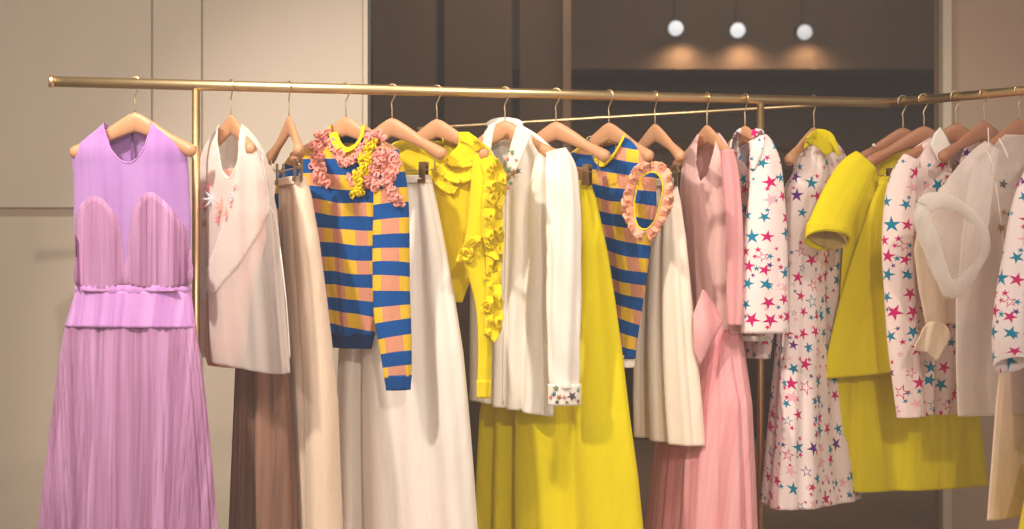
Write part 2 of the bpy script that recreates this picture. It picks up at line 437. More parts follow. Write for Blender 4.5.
def patch(name, poly, Yf, mat, parent, res=2.0, thick=.002, disp=None, smooth=True, sm=6):
    """cloth piece with a traced outline lying at depth Yf(x, y)"""
    if sm: poly = smooth_poly(poly, sm)
    x0, x1 = min(p[0] for p in poly), max(p[0] for p in poly); y0, y1 = min(p[1] for p in poly), max(p[1] for p in poly)
    nx, ny = max(3, int((x1-x0)/res)), max(3, int((y1-y0)/res)); idx = {}; pts = []
    cells = []
    for i in range(nx):
        for j in range(ny):
            if inside(poly, x0+(x1-x0)*(i+.5)/nx, y0+(y1-y0)*(j+.5)/ny): cells.append((i, j))
    cs = set(cells)
    def vid(i, j):
        if (i, j) not in idx:
            x, y = x0+(x1-x0)*i/nx, y0+(y1-y0)*j/ny
            full = all(c in cs for c in ((i, j), (i-1, j), (i, j-1), (i-1, j-1)))
            if not full: x, y = nearest(poly, x, y)
            idx[(i, j)] = len(pts); pts.append((x, y))
        return idx[(i, j)]
    Fc = [(vid(i, j), vid(i, j+1), vid(i+1, j+1), vid(i+1, j)) for i, j in cells]
    V, UV = [], []
    for x, y in pts:
        Y = Yf(x, y)
        if disp: Y -= disp(x, y)
        V.append(P(x, y, Y)); UV.append((x/F*Y, -y/F*Y))
    return child(name, V, Fc, mat, parent, uvs=UV, thick=thick)
def ruffle(name, path, w, Yf, mat, parent, freq=.3, A=1.0, out=(1, 0), seed=1, off=.004, rows=5, thick=.002, closed=False, curl=.5):
    """gathered frill along a traced path; w px wide, leaning out of the cloth in waves"""
    L = sum(math.hypot(path[i+1][0]-path[i][0], path[i+1][1]-path[i][1]) for i in range(len(path)-1))
    n = max(12, int(L*freq*9)); S = catmull(path, n); rnd = random.Random(seed); ph = rnd.uniform(0, 6)
    V, UV = [], []
    for i, s in enumerate(S):
        a, b = S[max(i-1, 0)], S[min(i+1, n)]; dx, dy = b[0]-a[0], b[1]-a[1]; m = math.hypot(dx, dy) or 1; dx /= m; dy /= m
        nx_, ny_ = -dy, dx
        if nx_*out[0]+ny_*out[1] < 0: nx_, ny_ = -nx_, -ny_
        Y = Yf(s[0], s[1])-off; t = i/n*L*freq*2*PI+ph+.6*math.sin(i*.13+ph)
        base = P(s[0], s[1], Y); ww = w/F*Y*(1+.15*math.sin(i*.21+ph))
        o3 = Vector((nx_, 0, -ny_)); n3 = Vector((0, -1, 0)); t3 = Vector((dx, 0, -dy))
        for r in range(rows+1):
            q = r/rows; al = A*math.sin(t)*q**.6
            V.append(base+o3*(ww*q*math.cos(al*.8))+n3*(ww*(.28*q+.55*q*math.sin(al)))+t3*(ww*curl*q*math.sin(2*t)*.5))
            UV.append((i/n*L/F*Y, q*ww))
    R = rows+1
    Fc = [(i*R+r, i*R+r+1, (i+1)*R+r+1, (i+1)*R+r) for i in range(n) for r in range(rows)]
    return child(name, V, Fc, mat, parent, uvs=UV, thick=thick)
def piping(name, path, r, Yf, mat, parent, off=.002, n=None, closed=False):
    S = catmull(path, n or max(8, len(path)*6))
    v, f = sweep([P(x, y, Yf(x, y)-off) for x, y in S], r, seg=8, up=(0, 1, 0))
    return child(name, v, f, mat, parent, uvs=[(p[0], p[2]) for p in v])
def rosette(name, x, y, r, Yf, mat, parent, seed=1, turns=2.2, off=.006, depth=.5):
    rnd = random.Random(seed); ph = rnd.uniform(0, 6); n = 64; V, UV = [], []; R = 3
    Y = Yf(x, y)-off; c = P(x, y, Y); rr = r/F*Y
    for i in range(n+1):
        t = i/n; a = ph+turns*2*PI*t; rad = rr*(.12+.55*t)
        for q in range(R+1):
            g = q/R; ra = rad+rr*.33*g*(1+.3*math.sin(a*2.6+ph)); dp = rr*depth*(1.1-.8*t)*math.sin(g*2.0)+rr*.2*math.sin(a*3.1+ph)*g
            V.append(c+Vector((ra*math.cos(a), -dp-.002*(1-t), ra*math.sin(a)))); UV.append((a*rad, g*rr))
    Fc = [(i*(R+1)+q, i*(R+1)+q+1, (i+1)*(R+1)+q+1, (i+1)*(R+1)+q) for i in range(n) for q in range(R)]
    return child(name, V, Fc, mat, parent, uvs=UV, thick=.0018)
def starpatch(x, y, r, rot, Yf, mat, parent, name='embroidered_star', pts=5, inner=.42):
    Y = Yf(x, y)-.002; V = []; m = pts*2
    for s in (0, .003):
        for k in range(m):
            a = rot+k*PI/pts; q = r if k % 2 == 0 else r*inner
            V.append(P(x+q*math.sin(a), y-q*math.cos(a), Yf(x, y)-.002)+Vector((0, -s, 0)))
    V.append(P(x, y, Y)+Vector((0, -.005, 0)))
    Fc = [(k, (k+1) % m, m+(k+1) % m, m+k) for k in range(m)]+[(m+k, m+(k+1) % m, 2*m) for k in range(m)]
    return child(name, V, Fc, mat, parent, smooth=False, uvs=[(0, 0)]*len(V))

# ------------------------------------------------------------------ hangers
def hanger_mesh():
    pts, ru, rv = [], [], []
    N = 40
    for i in range(N+1):
        s = -1+2*i/N; t = abs(s); x = .208*s
        z = -.118-.114*(t**1.15)*(1-.12*t); yv = -.018*t*t
        pts.append((x, yv, z)); 
        hh = .030-.014*min(1, t*1.7)+.006*max(0, t-.55)/.45; th = .0085+.003*t+.007*max(0, t-.6)/.4
        e = 1-max(0, (t-.93)/.07)**2*.75
        if t > .999: e *= .5
        rv.append(hh*e); ru.append(th*e)
    return sweep(pts, ru, rv, seg=16, up=(0, 0, 1))
def hook_mesh():
    R = .0195; pts = []
    for a in range(205, -61, -15): pts.append((R*math.cos(math.radians(a)), 0, R*math.sin(math.radians(a))))
    pts += [(.004, 0, -.030), (-.002, 0, -.042), (0, 0, -.06), (0, 0, -.09)]
    S = [p for p in catmull(pts, 60)]
    return sweep(S, .0021, seg=8, up=(0, 1, 0))
def clip_mesh(x):
    parts = [boxv(x-.011, x+.011, -.0125, -.0085, -.300, -.232), boxv(x-.011, x+.011, .0085, .0125, -.300, -.232),
             boxv(x-.007, x+.007, -.010, .010, -.262, -.252), boxv(x-.013, x+.013, -.016, -.010, -.300, -.286)]
    return merge(parts)
def bar_mesh():
    pts = [(-.17, -.02, -.205), (-.165, -.012, -.245), (-.15, 0, -.257), (0, 0, -.257), (.15, 0, -.257), (.165, -.012, -.245), (.17, -.02, -.205)]
    return sweep(catmull(pts, 40), .002, seg=8, up=(0, 1, 0))
protos = {}
HG = 'wooden hangers hooked along the brass rail'
def clone(src, root=None):
    c = src.copy(); COL.objects.link(c)
    if root is not None: c.parent = root
    for ch in list(src.children): clone(ch, c)
    return c
def hanger(kind, loc, theta, label, tone='wood'):
    key = kind+tone
    if key not in protos:
        e = thing('clothes_hanger', (0, 0, 0), label, 'hanger', HG)
        v, f = hanger_mesh(); obj('shoulder_bar', v, f, M[tone], e, local=True)
        v, f = hook_mesh(); obj('hook', v, f, M['hook'], e, local=True)
        if kind == 'clip':
            v, f = bar_mesh(); obj('clip_bar', v, f, M['hook'], e, local=True)
            for x in (-.118, .118):
                v, f = clip_mesh(x); obj('clip', v, f, M['clip'], e, local=True, smooth=False)
        protos[key] = e; o = e
    else:
        o = clone(protos[key])
    o.location = loc; o.rotation_euler = (0, 0, math.radians(-theta)); o['label'] = label; o['_loc'] = tuple(loc)
    return o
# ------------------------------------------------------------------ the setting
WY = 6.15
XL, XR = P(371, 0, WY).x, P(941, 0, WY).x
def sbox(name, *a, mat=None, bevel=0):
    v, f = boxv(*a); o = obj(name, v, f, mat, smooth=False); struct(o)
    if bevel:
        b = o.modifiers.new('b', 'BEVEL'); b.width = bevel; b.segments = 2
    return o
sbox('floor', -4.2, 5.2, 2.4, 10.6, -.1, 0, mat=M['floor'])
sbox('ceiling', -4.2, 5.2, 2.5, WY+.2, 3.3, 3.4, mat=M['ceil'])
sbox('wall_left', -4.3, -4.2, 2.5, WY+.2, 0, 3.3, mat=M['wall'])
# back wall: backing + separate panels with shadow gaps
seams = [-4.2, P(152, 0, WY).x, P(202, 0, WY).x, XL-.03]
zb = P(0, 212, WY).z
parts = [boxv(-4.2, XL-.03, WY+.010, WY+.12, 0, 3.3)]
obj_ = obj('wall_back', *merge(parts), M['gap'], smooth=False); struct(obj_)
parts = []
for a, b in zip(seams[:-1], seams[1:]):
    parts.append(boxv(a+.004, b-.004, WY, WY+.0095, 0, zb-.019) if b < -1 and a < -1.6 else boxv(a+.004, b-.004, WY, WY+.0095, 0, 3.3))
    if b < -1 and a < -1.6: parts.append(boxv(a+.004, b-.004, WY, WY+.0095, zb+.019, 3.3))
o = obj('wall_back_panels', *merge(parts), M['wall'], smooth=False); struct(o)
sbox('wall_right', XR+.035, 5.2, WY, WY+.12, 0, 3.3, mat=M['wall_r'])
sbox('trim_1', XL-.03, XL-.012, WY-.02, WY+.1, 0, 3.3, mat=M['trim'])
sbox('trim_2', XL-.012, XL, WY-.01, WY+.1, 0, 3.3, mat=M['trim_dark'])
sbox('trim_3', XR, XR+.035, WY-.03, WY+.1, 0, 3.3, mat=M['trim'])
# smoked glass partition
def glass(name, tint, gloss, rough, box):
    m = bpy.data.materials.new(name); m.use_nodes = True; t = m.node_tree; t.nodes.clear()
    out = t.nodes.new('ShaderNodeOutputMaterial'); mx = t.nodes.new('ShaderNodeMixShader')
    tp = t.nodes.new('ShaderNodeBsdfTransparent'); tp.inputs[0].default_value = tint
    gl = t.nodes.new('ShaderNodeBsdfGlossy'); gl.inputs['Roughness'].default_value = rough
    mx.inputs[0].default_value = gloss
    t.links.new(tp.outputs[0], mx.inputs[1]); t.links.new(gl.outputs[0], mx.inputs[2]); t.links.new(mx.outputs[0], out.inputs[0])
    v, f = boxv(*box); o = obj(name.split('_m')[0], v, f, m, smooth=False); return struct(o)
g = glass('window_2', (.86, .80, .74, 1), .03, .0, (XL, XR, WY+.03, WY+.04, 0, 3.3))
g = glass('window_1', (.97, .97, .97, 1), .035, .0, (-2.6, 3.2, 3.0, 3.012, .0, 3.3))
# dim room behind the smoked glass
BY = 9.4
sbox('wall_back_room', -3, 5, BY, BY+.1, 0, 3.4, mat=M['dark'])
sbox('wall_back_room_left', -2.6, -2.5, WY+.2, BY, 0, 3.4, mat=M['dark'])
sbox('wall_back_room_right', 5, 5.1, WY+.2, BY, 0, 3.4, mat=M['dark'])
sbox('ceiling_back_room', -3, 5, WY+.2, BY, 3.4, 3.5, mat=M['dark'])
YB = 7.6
sbox('wall_reflection', P(300, 0, YB).x, P(436, 0, YB).x, YB, YB+.1, 0, 3.4, mat=M['dark2'])  # added panels; their lighter brown imitates reflections in the glass
sbox('wall_reflection_2', P(444, 0, YB).x, P(512, 0, YB).x, YB+.05, YB+.15, 0, 3.4, mat=M['dark2'])
sbox('wall_reflection_3', P(520, 0, YB).x, P(563, 0, YB).x, YB+.1, YB+.2, 0, 3.4, mat=M['dark2'])
sbox('trim_reflection', P(563, 0, YB).x, P(571, 0, YB).x, YB, YB+.1, 0, 3.4, mat=M['strip'])  # pale strip stands for a reflection in the glass, put into colour
# bulkhead the three lamps wash with warm light
zt = P(0, 69, BY-.35).z
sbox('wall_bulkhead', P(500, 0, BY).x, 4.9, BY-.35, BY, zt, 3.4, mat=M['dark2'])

# ------------------------------------------------------------------ the rack
rack = thing('clothing_rack', (0.1, 4.9, 0), 'long brushed brass clothes rail with a bend near its right end, on slim brass posts', 'clothes rack')
LE = rail1(53)
v, f = sweep([LE, CORN+Vector((.004, 0, 0))], .0165, seg=24); child('rail', v, f, M['brass'], rack)
E2 = CORN+D2*1.15
v, f = sweep([CORN-D2*.006, E2], .0150, seg=24); child('side_rail', v, f, M['brass'], rack)
v, f = sweep([LE-Vector((.012, .0027, 0)), LE+Vector((.004, .0009, 0))], .0180, seg=24); child('end_cap', v, f, M['brass'], rack)
for pxx, yo in ((196, 0), (760.5, 0)):
    p = rail1(pxx); v, f = sweep([(p.x, p.y+yo, 0), (p.x, p.y+yo, RZ-.012)], .0125, seg=20, up=(0, 1, 0)); po = child('post', v, f, M['brass'], rack)
    v, f = sweep([(p.x, p.y, 0), (p.x, p.y, .012)], .055, seg=28, up=(0, 1, 0)); child('foot_plate', v, f, M['brass'], po)
p = CORN+D2*1.0; v, f = sweep([(p.x, p.y, 0), (p.x, p.y, RZ-.012)], .0125, seg=20, up=(0, 1, 0)); child('post', v, f, M['brass'], rack)
a = P(442, 127, 5.95); b = P(700, 112, 5.55)
v, f = sweep([a+(a-b)*.1, a, b, b+(b-a)*.55], .006, seg=10); child('rear_rod', v, f, M['brass'], rack)

# ------------------------------------------------------------------ garments
def begin(name, hook, theta, label, cat, group=None, shift=0):
    fr = Frame(hook, theta, shift); e = thing(name, (fr.C.x, fr.C.y, hook.z-.12), label, cat, group)
    return fr, e
# H1 -- purple dress
h = rail1(135); hanger('plain', h, 12, 'pale wooden hanger showing at both armholes of the purple dress')
fr, g1 = begin('tulle_dress', h, 12, 'sleeveless lilac tulle dress with gathered bodice and long pleated skirt at the left end', 'dress')
neckF = [(104, 112), (153, 112), (151, 124), (146, 143), (138, 157), (129, 163), (119, 159), (110, 147), (104, 126)]
neckB = [(100, 112), (156, 112), (149, 124), (128, 131), (108, 126)]
rows = [(123, 104, 152), (130, 96, 160), (139, 84, 172), (148, 75, 184), (156, 72, 187), (180, 74, 189), (224, 74, 191), (260, 76, 190), (290, 77, 188)]
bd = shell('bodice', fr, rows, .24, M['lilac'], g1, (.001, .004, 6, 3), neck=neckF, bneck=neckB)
B = [bvh(bd)]; yf = lambda x, y: hit(B, x, y, fr.Y(x, .05))
piping('neckline_binding', [(105, 124), (110, 147), (119, 159), (129, 163), (138, 157), (146, 143), (150, 124)], .0018, yf, M['lilac2'], g1)
v, f = boxv(-.004, .004, 0, .004, -.13, 0); zc = P(132, 131, h.y+.026)
child('back_zip', [(p[0]+zc.x, p[1]+zc.y, p[2]+zc.z) for p in v], f, M['zip'], g1, smooth=False)
def edge_d(poly, x, y):
    q = nearest(poly, x, y); return min(1, math.hypot(q[0]-x, q[1]-y)/5)
def pl(poly): return lambda x, y: .001+edge_d(poly, x, y)*(.008+.0022*math.sin(x*1.1+.3*math.sin(y*.05))+.0016*math.sin(x*2.3+y*.02))
L1 = [(75, 226), (79, 208), (88, 198), (99, 197), (110, 207), (119, 224), (123, 250), (121, 288), (78, 288), (75, 256)]
R1 = [(127, 287), (128, 250), (131, 218), (138, 201), (149, 192), (160, 197), (173, 210), (185, 228), (190, 248), (188, 287)]
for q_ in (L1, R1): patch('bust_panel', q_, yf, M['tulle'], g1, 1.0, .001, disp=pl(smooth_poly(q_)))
rows = [(285, 77, 189), (289, 74, 192), (293, 76, 190)]
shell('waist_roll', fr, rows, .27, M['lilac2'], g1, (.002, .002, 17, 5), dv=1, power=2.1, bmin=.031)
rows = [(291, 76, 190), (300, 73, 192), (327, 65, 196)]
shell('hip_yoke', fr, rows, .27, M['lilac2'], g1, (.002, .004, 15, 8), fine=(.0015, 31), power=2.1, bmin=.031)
rows = [(323, 66.5, 195), (328, 65, 196), (360, 59, 201), (400, 54, 206), (460, 46, 212), (529, 38, 218), (592, 31, 225)]
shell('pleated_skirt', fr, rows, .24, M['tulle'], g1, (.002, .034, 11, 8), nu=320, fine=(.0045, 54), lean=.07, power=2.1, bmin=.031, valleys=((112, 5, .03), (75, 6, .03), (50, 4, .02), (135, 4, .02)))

# H2 -- organza blouse with brown skirt behind
h = rail1(231); hanger('plain', h, 57, 'wooden hanger inside the sheer white organza blouse, hooked just right of the left post')
fr, g = begin('tulle_skirt', h+Vector((.06, .12, 0)), 57, 'sheer brown pleated tulle skirt, its lower part showing below the white organza blouse', 'skirt')
rows = [(200, 226, 262), (300, 232, 280), (355, 236, 288), (430, 233, 294), (529, 229, 300), (592, 226, 305)]
shell('skirt_body', fr, rows, .35, M['brown'], g, (.006, .022, 7, 12), nu=200, fine=(.002, 47))
shell('waistband', fr, [(194, 226, 262), (203, 226, 262)], .35, M['brown'], g, (0, 0, 3, 1))
fr, g = begin('organza_blouse', h, 57, 'sheer white sleeveless organza blouse with pink flower embroidery beside the left post', 'blouse')
nF = [(219, 118), (240, 118), (240, 130), (238, 160), (230, 178), (222, 170), (217, 140)]
nB = [(219, 118), (244, 118), (240, 128), (222, 128)]
rows = [(124, 219, 241), (132, 213, 249), (145, 204, 259), (158, 200, 266), (175, 199, 270), (200, 198, 274), (215, 197, 277), (280, 197, 283), (340, 199, 288), (362, 201, 290)]
bl = shell('blouse_body', fr, rows, .30, M['organza2'], g, (.004, .018, 7, 22), neck=nF, bneck=nB, tilt=.02)
B = [bvh(bl)]; yf = lambda x, y: hit(B, x, y, fr.Y(x, .06))
patch('overlay', [(240, 130), (257, 150), (266, 180), (270, 205), (262, 225), (240, 262), (203, 303), (200, 282), (214, 250), (228, 205), (237, 165)], yf, M['organza2'], g, 2, disp=lambda x, y: .006+.003*math.sin(x*.3))
rows = [(170, 204, 262), (240, 201, 266), (300, 202, 250), (352, 203, 246), (366, 208, 240)]
shell('inner_lining', fr, rows, .14, M['salmon'], g, (.002, .008, 5, 23))
B = [bvh(bl)]; yf = lambda x, y: hit(B, x, y, fr.Y(x, .06))
piping('armhole_seam', [(262, 156), (266, 180), (270, 205), (274, 214), (279, 240), (286, 300), (290, 358)], .0016, yf, M['shirt'], g)
piping('neckline_binding', [(219, 126), (217, 140), (222, 170), (230, 178), (238, 160), (240, 128)], .0014, yf, M['shirt'], g)
for i, (x, y, r, c) in enumerate([(213, 199, 9, 's_silver'), (209, 187, 5, 's_pink'), (206, 206, 5, 's_pink'), (222, 207, 8, 'pinkk'), (228, 214, 6, 'pinkk'), (219, 219, 5, 's_pink'), (235, 196, 6, 's_silver'), (237, 188, 4, 's_pink'), (205, 223, 4, 's_gold'), (233, 203, 5, 'pinkk')]):
    starpatch(x, y, r*1.25, i*.5, yf, M[c], g, 'embroidered_flower', 8, .35)

# H3 -- beige skirt on clips
h = rail1(289); hanger('clip', h, 68, 'wooden clip hanger holding the long beige linen skirt')
fr, g = begin('linen_skirt', h, 68, 'long plain beige linen skirt clipped left of the ruffled striped sweater', 'skirt')
rows = [(180, 279, 307), (200, 279, 312), (240, 280, 319), (300, 283, 327), (350, 285, 333), (400, 286, 338), (529, 286, 343), (592, 285, 346)]
sk = shell('skirt_body', fr, rows, .30, M['beige'], g, (.004, .012, 5, 31), valleys=((110, 8, .03), (70, 7, .02)), power=2.8)
B = [bvh(sk)]; yf = lambda x, y: hit(B, x, y, fr.Y(x, .05))
shell('waistband', fr, [(178, 279, 306), (186, 278.5, 308)], .31, M['beige'], g, (.002, .002, 3, 31), dv=1.5, power=2.8)
0 and patch('front_wrap', [(300, 184), (307, 190), (313, 210), (316, 235), (308, 232), (296, 214), (290, 200)], yf, M['creamgold'], g, disp=lambda x, y: .006)

# H4 -- striped sweater with coral ruffles
h = rail1(346); hanger('plain', h, 30, 'wooden hanger inside the striped sweater with pink ruffles')
fr, g = begin('ruffled_sweater', h, 30, 'blue, yellow and pink striped knit sweater with pink and yellow ruffles round its shoulders', 'sweater')
nF = [(331, 118), (364, 118), (362, 135), (355, 148), (345, 152), (337, 145), (331, 132)]
nB = [(328, 118), (366, 118), (360, 128), (345, 133), (334, 128)]
rows = [(125, 331, 364), (133, 322, 374), (143, 312, 385), (155, 303, 391), (172, 299, 392), (200, 303, 388), (240, 309, 385), (280, 315, 381), (320, 324, 377), (336, 329, 374)]
bd = shell('sweater_body', fr, rows, .26, M['knit'], g, (.004, .012, 5, 41), neck=nF, bneck=nB, thick=.003)
shell('hem_band', fr, [(333, 329, 375), (338, 331, 373), (348, 333, 371)], .26, M['navy'], g, (.007, .006, 4, 41), dv=1.5, thick=.004)
sl = tube('sleeve', fr, [(386, 152, 12), (390, 175, 15), (391, 210, 17.5), (391, 260, 18), (392, 310, 18), (396, 350, 15.5), (398, 377, 13)], M['knit_s'], g, .5, off=.045, folds=(.003, 3, 3), thick=.003)
tube('cuff', fr, [(398, 375, 13.5), (398.5, 390, 11.5)], M['blue'], sl, .5, off=.045, n=5, thick=.004)
sl2 = tube('sleeve', fr, [(306, 150, 9), (294, 168, 10), (287, 190, 11), (285, 240, 12), (286, 300, 11)], M['knit_s'], g, .5, off=-.03, folds=(.003, 3, 4), thick=.003)
B = [bvh(bd), bvh(sl)]; yf = lambda x, y: hit(B, x, y, fr.Y(x, .05))
nk = [(333, 127), (334, 136), (338, 145), (345, 150), (354, 147), (361, 137), (363, 127)]
v = [P(x, y, yf(x, y+5)-.004) for x, y in catmull(nk, 30)]
vv, ff = sweep(v, .015, .004, seg=10, up=(0, 1, 0)); child('neckband', vv, ff, M['yknit'], g, uvs=[(p[0], p[2]) for p in vv])
K = M['pinkk']
def coral(path, mat, w=9, n=2, seed=0, fq=.12):
    rnd = random.Random(seed+77); V, Fc, UV = [], [], []
    L = sum(math.hypot(path[i+1][0]-path[i][0], path[i+1][1]-path[i][1]) for i in range(len(path)-1))
    S = catmull(path, max(4, int(L/2.2)))
    for x, y in S:
        for q in range(n):
            x1, y1 = x+rnd.uniform(-.5, .5)*w*n*.42, y+rnd.uniform(-2, 2); Y = yf(x1, y1)-rnd.uniform(.006, .022); c = P(x1, y1, Y)
            r0 = rnd.uniform(2.2, 3.8)/F*Y; ax = Vector((rnd.uniform(-1, 1), rnd.uniform(-1.6, -.4), rnd.uniform(-1, 1))).normalized()
            e1 = ax.orthogonal().normalized(); e2 = ax.cross(e1); a0 = rnd.uniform(0, 6); pts = []
            for k in range(19):
                a = a0+k*.42; rr = r0*(.55+.45*k/18); pts.append(c+e1*(rr*math.cos(a))+e2*(rr*math.sin(a))+ax*(r0*.35*math.sin(a*1.7)))
            v, f = sweep(pts, .0018, .0042, seg=6); o = len(V); V += v; Fc += [tuple(i+o for i in t) for t in f]; UV += [(p_[0], p_[2]) for p_ in v]
    v, f = sweep([P(x, y, yf(x, y)-.008) for x, y in S], .007, seg=6, up=(0, 1, 0)); o = len(V); V += v; Fc += [tuple(i+o for i in t) for t in f]; UV += [(p_[0], p_[2]) for p_ in v]
    child('ruffle', V, Fc, mat, g, uvs=UV)
    return
    for i in range(n):
        d = (i-(n-1)/2)*w*.55
        ruffle('ruffle', [(x+d, y+d*.2) for x, y in path], w*.9, yf, mat, g, fq, 1.35, (math.copysign(1, d or 1), .15), seed+i, .008+.004*i, rows=5, thick=.0035, curl=.9)
coral([(324, 133), (317, 143), (316, 158), (319, 172), (323, 184)], K, 10, 3, 1)
coral([(330, 140), (337, 152), (344, 163), (350, 160)], K, 9, 2, 5)
coral([(354, 158), (362, 148), (368, 138), (376, 134), (383, 140)], K, 9, 2, 9)
coral([(372, 143), (367, 155), (363, 168), (358, 182), (357, 194)], M['yknit'], 9, 3, 14)
coral([(384, 150), (378, 162), (373, 174), (371, 186)], K, 10, 3, 20)
coral([(392, 152), (396, 166), (391, 178), (384, 184)], K, 9, 2, 27)
coral([(385, 172), (387, 185), (393, 196), (400, 202)], K, 9, 2, 33)
coral([(348, 176), (353, 186)], K, 7, 1, 38)

# H5 -- long white skirt on clips
h = rail1(392); hanger('clip', h, 28, 'wooden clip hanger with its bare right arm over the long white skirt')
fr, g = begin('white_skirt', h, 28, 'long plain white skirt clipped between the ruffled striped sweater and yellow ruffled top', 'skirt', shift=.0)
rows = [(179, 372, 431), (200, 366, 436), (250, 357, 446), (300, 348, 455), (350, 339, 463), (400, 337, 468), (460, 336, 473), (529, 335, 478), (592, 334, 482)]
sk = shell('skirt_body', fr, rows, .26, M['white'], g, (.008, .022, 5, 57), power=2.2, nu=200, valleys=((124, 5, .10), (85, 9, .03), (55, 8, .03)))
shell('waistband', fr, [(176, 373, 430), (184, 371, 432)], .26, M['white'], g, (.002, .002, 4, 57), dv=1.5, power=2.6, thick=.004)

# H6 -- yellow ruffled top
h = rail1(437); hanger('plain', h, 33, 'wooden hanger inside the yellow ruffled knit top')
fr, g = begin('yellow_ruffled_top', h, 33, 'bright yellow knit top with ruffles running down its shoulder and narrow sleeve', 'top')
nF = [(416, 128), (462, 128), (458, 146), (446, 158), (430, 156), (420, 146)]
rows = [(136, 414, 462), (141, 392, 476), (150, 386, 489), (165, 385, 497), (185, 388, 500), (215, 400, 498), (260, 412, 480), (290, 420, 466), (302, 426, 462)]
bd = shell('top_body', fr, rows, .24, M['yknit'], g, (.003, .014, 5, 61), neck=nF, bneck=[(414, 128), (464, 128), (455, 141), (425, 141)], thick=.003)
sl = tube('sleeve', fr, [(484, 162, 11), (486, 190, 15), (483, 225, 15), (478, 255, 14), (481, 285, 9.5), (484, 310, 7), (485, 350, 6.5), (484, 385, 6)], M['yknit'], g, .6, off=.06, folds=(.002, 3, 6), thick=.003)
tube('cuff', fr, [(484, 380, 6.8), (484, 398, 6.2)], M['yknit'], sl, .6, off=.06, n=5, thick=.004)
B = [bvh(bd), bvh(sl)]; yf = lambda x, y: hit(B, x, y, fr.Y(x, .06))
R_ = lambda path, w, out, sd, fq=.048, A=1.25: ruffle('ruffle', path, w, yf, M['yknit'], g, fq, A, out, sd, .006, 7, .003, curl=1.1)
R_([(488, 168), (494, 185), (492, 210), (490, 235), (490, 260), (491, 290), (489, 318), (486, 334)], 13, (1, 0), 1)
R_([(480, 160), (484, 180), (482, 200), (482, 230), (485, 255)], 14, (1, 0), 12, .06)
R_([(486, 250), (486, 280), (485, 310), (484, 335)], 8, (1, 0), 13, .06)
R_([(478, 246), (472, 252), (466, 262)], 10, (-1, 0), 14)
R_([(484, 172), (488, 195), (486, 225), (484, 245)], 9, (1, 0), 2)
R_([(452, 146), (460, 142), (470, 146), (476, 152)], 11, (0, -1), 3)
R_([(444, 163), (452, 170), (463, 174), (472, 168)], 11, (0, 1), 4)
R_([(446, 156), (455, 160), (466, 160), (476, 156)], 9, (0, 1), 5)
R_([(438, 176), (447, 184), (459, 186)], 9, (0, 1), 6)
R_([(462, 246), (470, 238), (482, 236)], 10, (0, 1), 7)
for i, (x, y, r) in enumerate([(467, 254, 9), (494, 193, 8), (491, 243, 8), (489, 276, 7), (487, 308, 7)]):
    rosette('rosette', x, y, r, yf, M['yknit'], g, i, off=.010)

# H7 -- white shirt
h = rail1(505); hanger('plain', h, 30, 'wooden hanger inside the white collared shirt')
fr, g = begin('white_shirt', h, 30, 'white long-sleeved shirt with coloured stars embroidered on collar point and cuff', 'shirt')
nF = [(484, 118), (526, 118), (519, 140), (512, 165), (507, 190), (500, 165), (488, 145)]
rows = [(127, 488, 524), (136, 482, 538), (147, 478, 550), (160, 474, 561), (180, 472, 567), (250, 471, 568), (330, 470, 562), (390, 470, 556), (408, 470, 553)]
bd = shell('shirt_body', fr, rows, .26, M['shirt'], g, (.005, .014, 7, 71), valleys=((120, 6, .03), (95, 6, .02), (70, 6, .03)), neck=nF, bneck=[(484, 118), (526, 118), (520, 130), (490, 130)], tilt=.02)
sl = tube('sleeve', fr, [(556, 150, 10), (561, 172, 15), (563, 210, 16.5), (564, 260, 16.5), (564, 320, 16), (564, 370, 15), (564.5, 388, 14.5)], M['shirt'], g, .5, off=.05, folds=(.008, 4, 12))
cf = tube('cuff', fr, [(564.5, 384, 16), (564.5, 405, 15.6)], M['shirt'], sl, .5, off=.05, folds=(.001, 3, 1), n=6, thick=.004)
B = [bvh(bd), bvh(sl), bvh(cf)]; yf = lambda x, y: hit(B, x, y, fr.Y(x, .045))
yc = lambda x, y: min(yf(x, y), fr.Y(x, .055))-.006
patch('collar', [(519, 123), (524, 127), (530, 136), (524, 152), (516, 172), (509, 189), (505, 176), (508, 158), (513, 138)], yc, M['shirt'], g, 1.6, .004, sm=3)
patch('collar', [(496, 123), (489, 126), (485, 135), (483, 146), (487, 158), (491, 148), (493, 134)], yc, M['shirt'], g, 1.6, .004, sm=3)
tube('collar_stand', fr, [(488, 127, 4), (494, 123, 4), (505, 122, 4.5), (516, 123, 4), (521, 126, 4)], M['shirt'], g, .35, off=-.035, n=16, folds=(0, 3, 1))
piping('button_placket', [(507, 190), (506, 250), (504, 320), (503, 404)], .003, yf, M['shirt'], g)
yd = lambda x, y: min(yf(x, y), yc(x, y))-.003
for i, (x, y, r, c) in enumerate([(512, 152, 3.5, 's_green'), (507, 159, 2.5, 's_pink'), (516, 160, 2.2, 's_pink'), (508, 170, 4.5, 's_green'), (513, 173, 5, 's_gold'), (518, 171, 4, 's_dark'), (508, 178, 4, 's_gold'), (511, 183, 3, 's_green'), (508, 188, 2.5, 's_pink')]):
    starpatch(x, y, r, i*.7, yd, M[c], g)
for i, (x, y, r, c) in enumerate([(556, 388, 4, 's_green'), (554, 394, 3, 's_teal'), (559, 397, 3.2, 's_gold'), (551, 397, 2.8, 's_pink'), (564, 397, 2.4, 's_pink'), (572, 396, 5.2, 's_dark'), (578, 401, 3, 's_gold'), (578, 390, 2.8, 's_green'), (567, 402, 2.2, 's_gold'), (557, 402, 2.5, 's_dark')]):
    starpatch(x, y, r, i*.9, yf, M[c], cf)

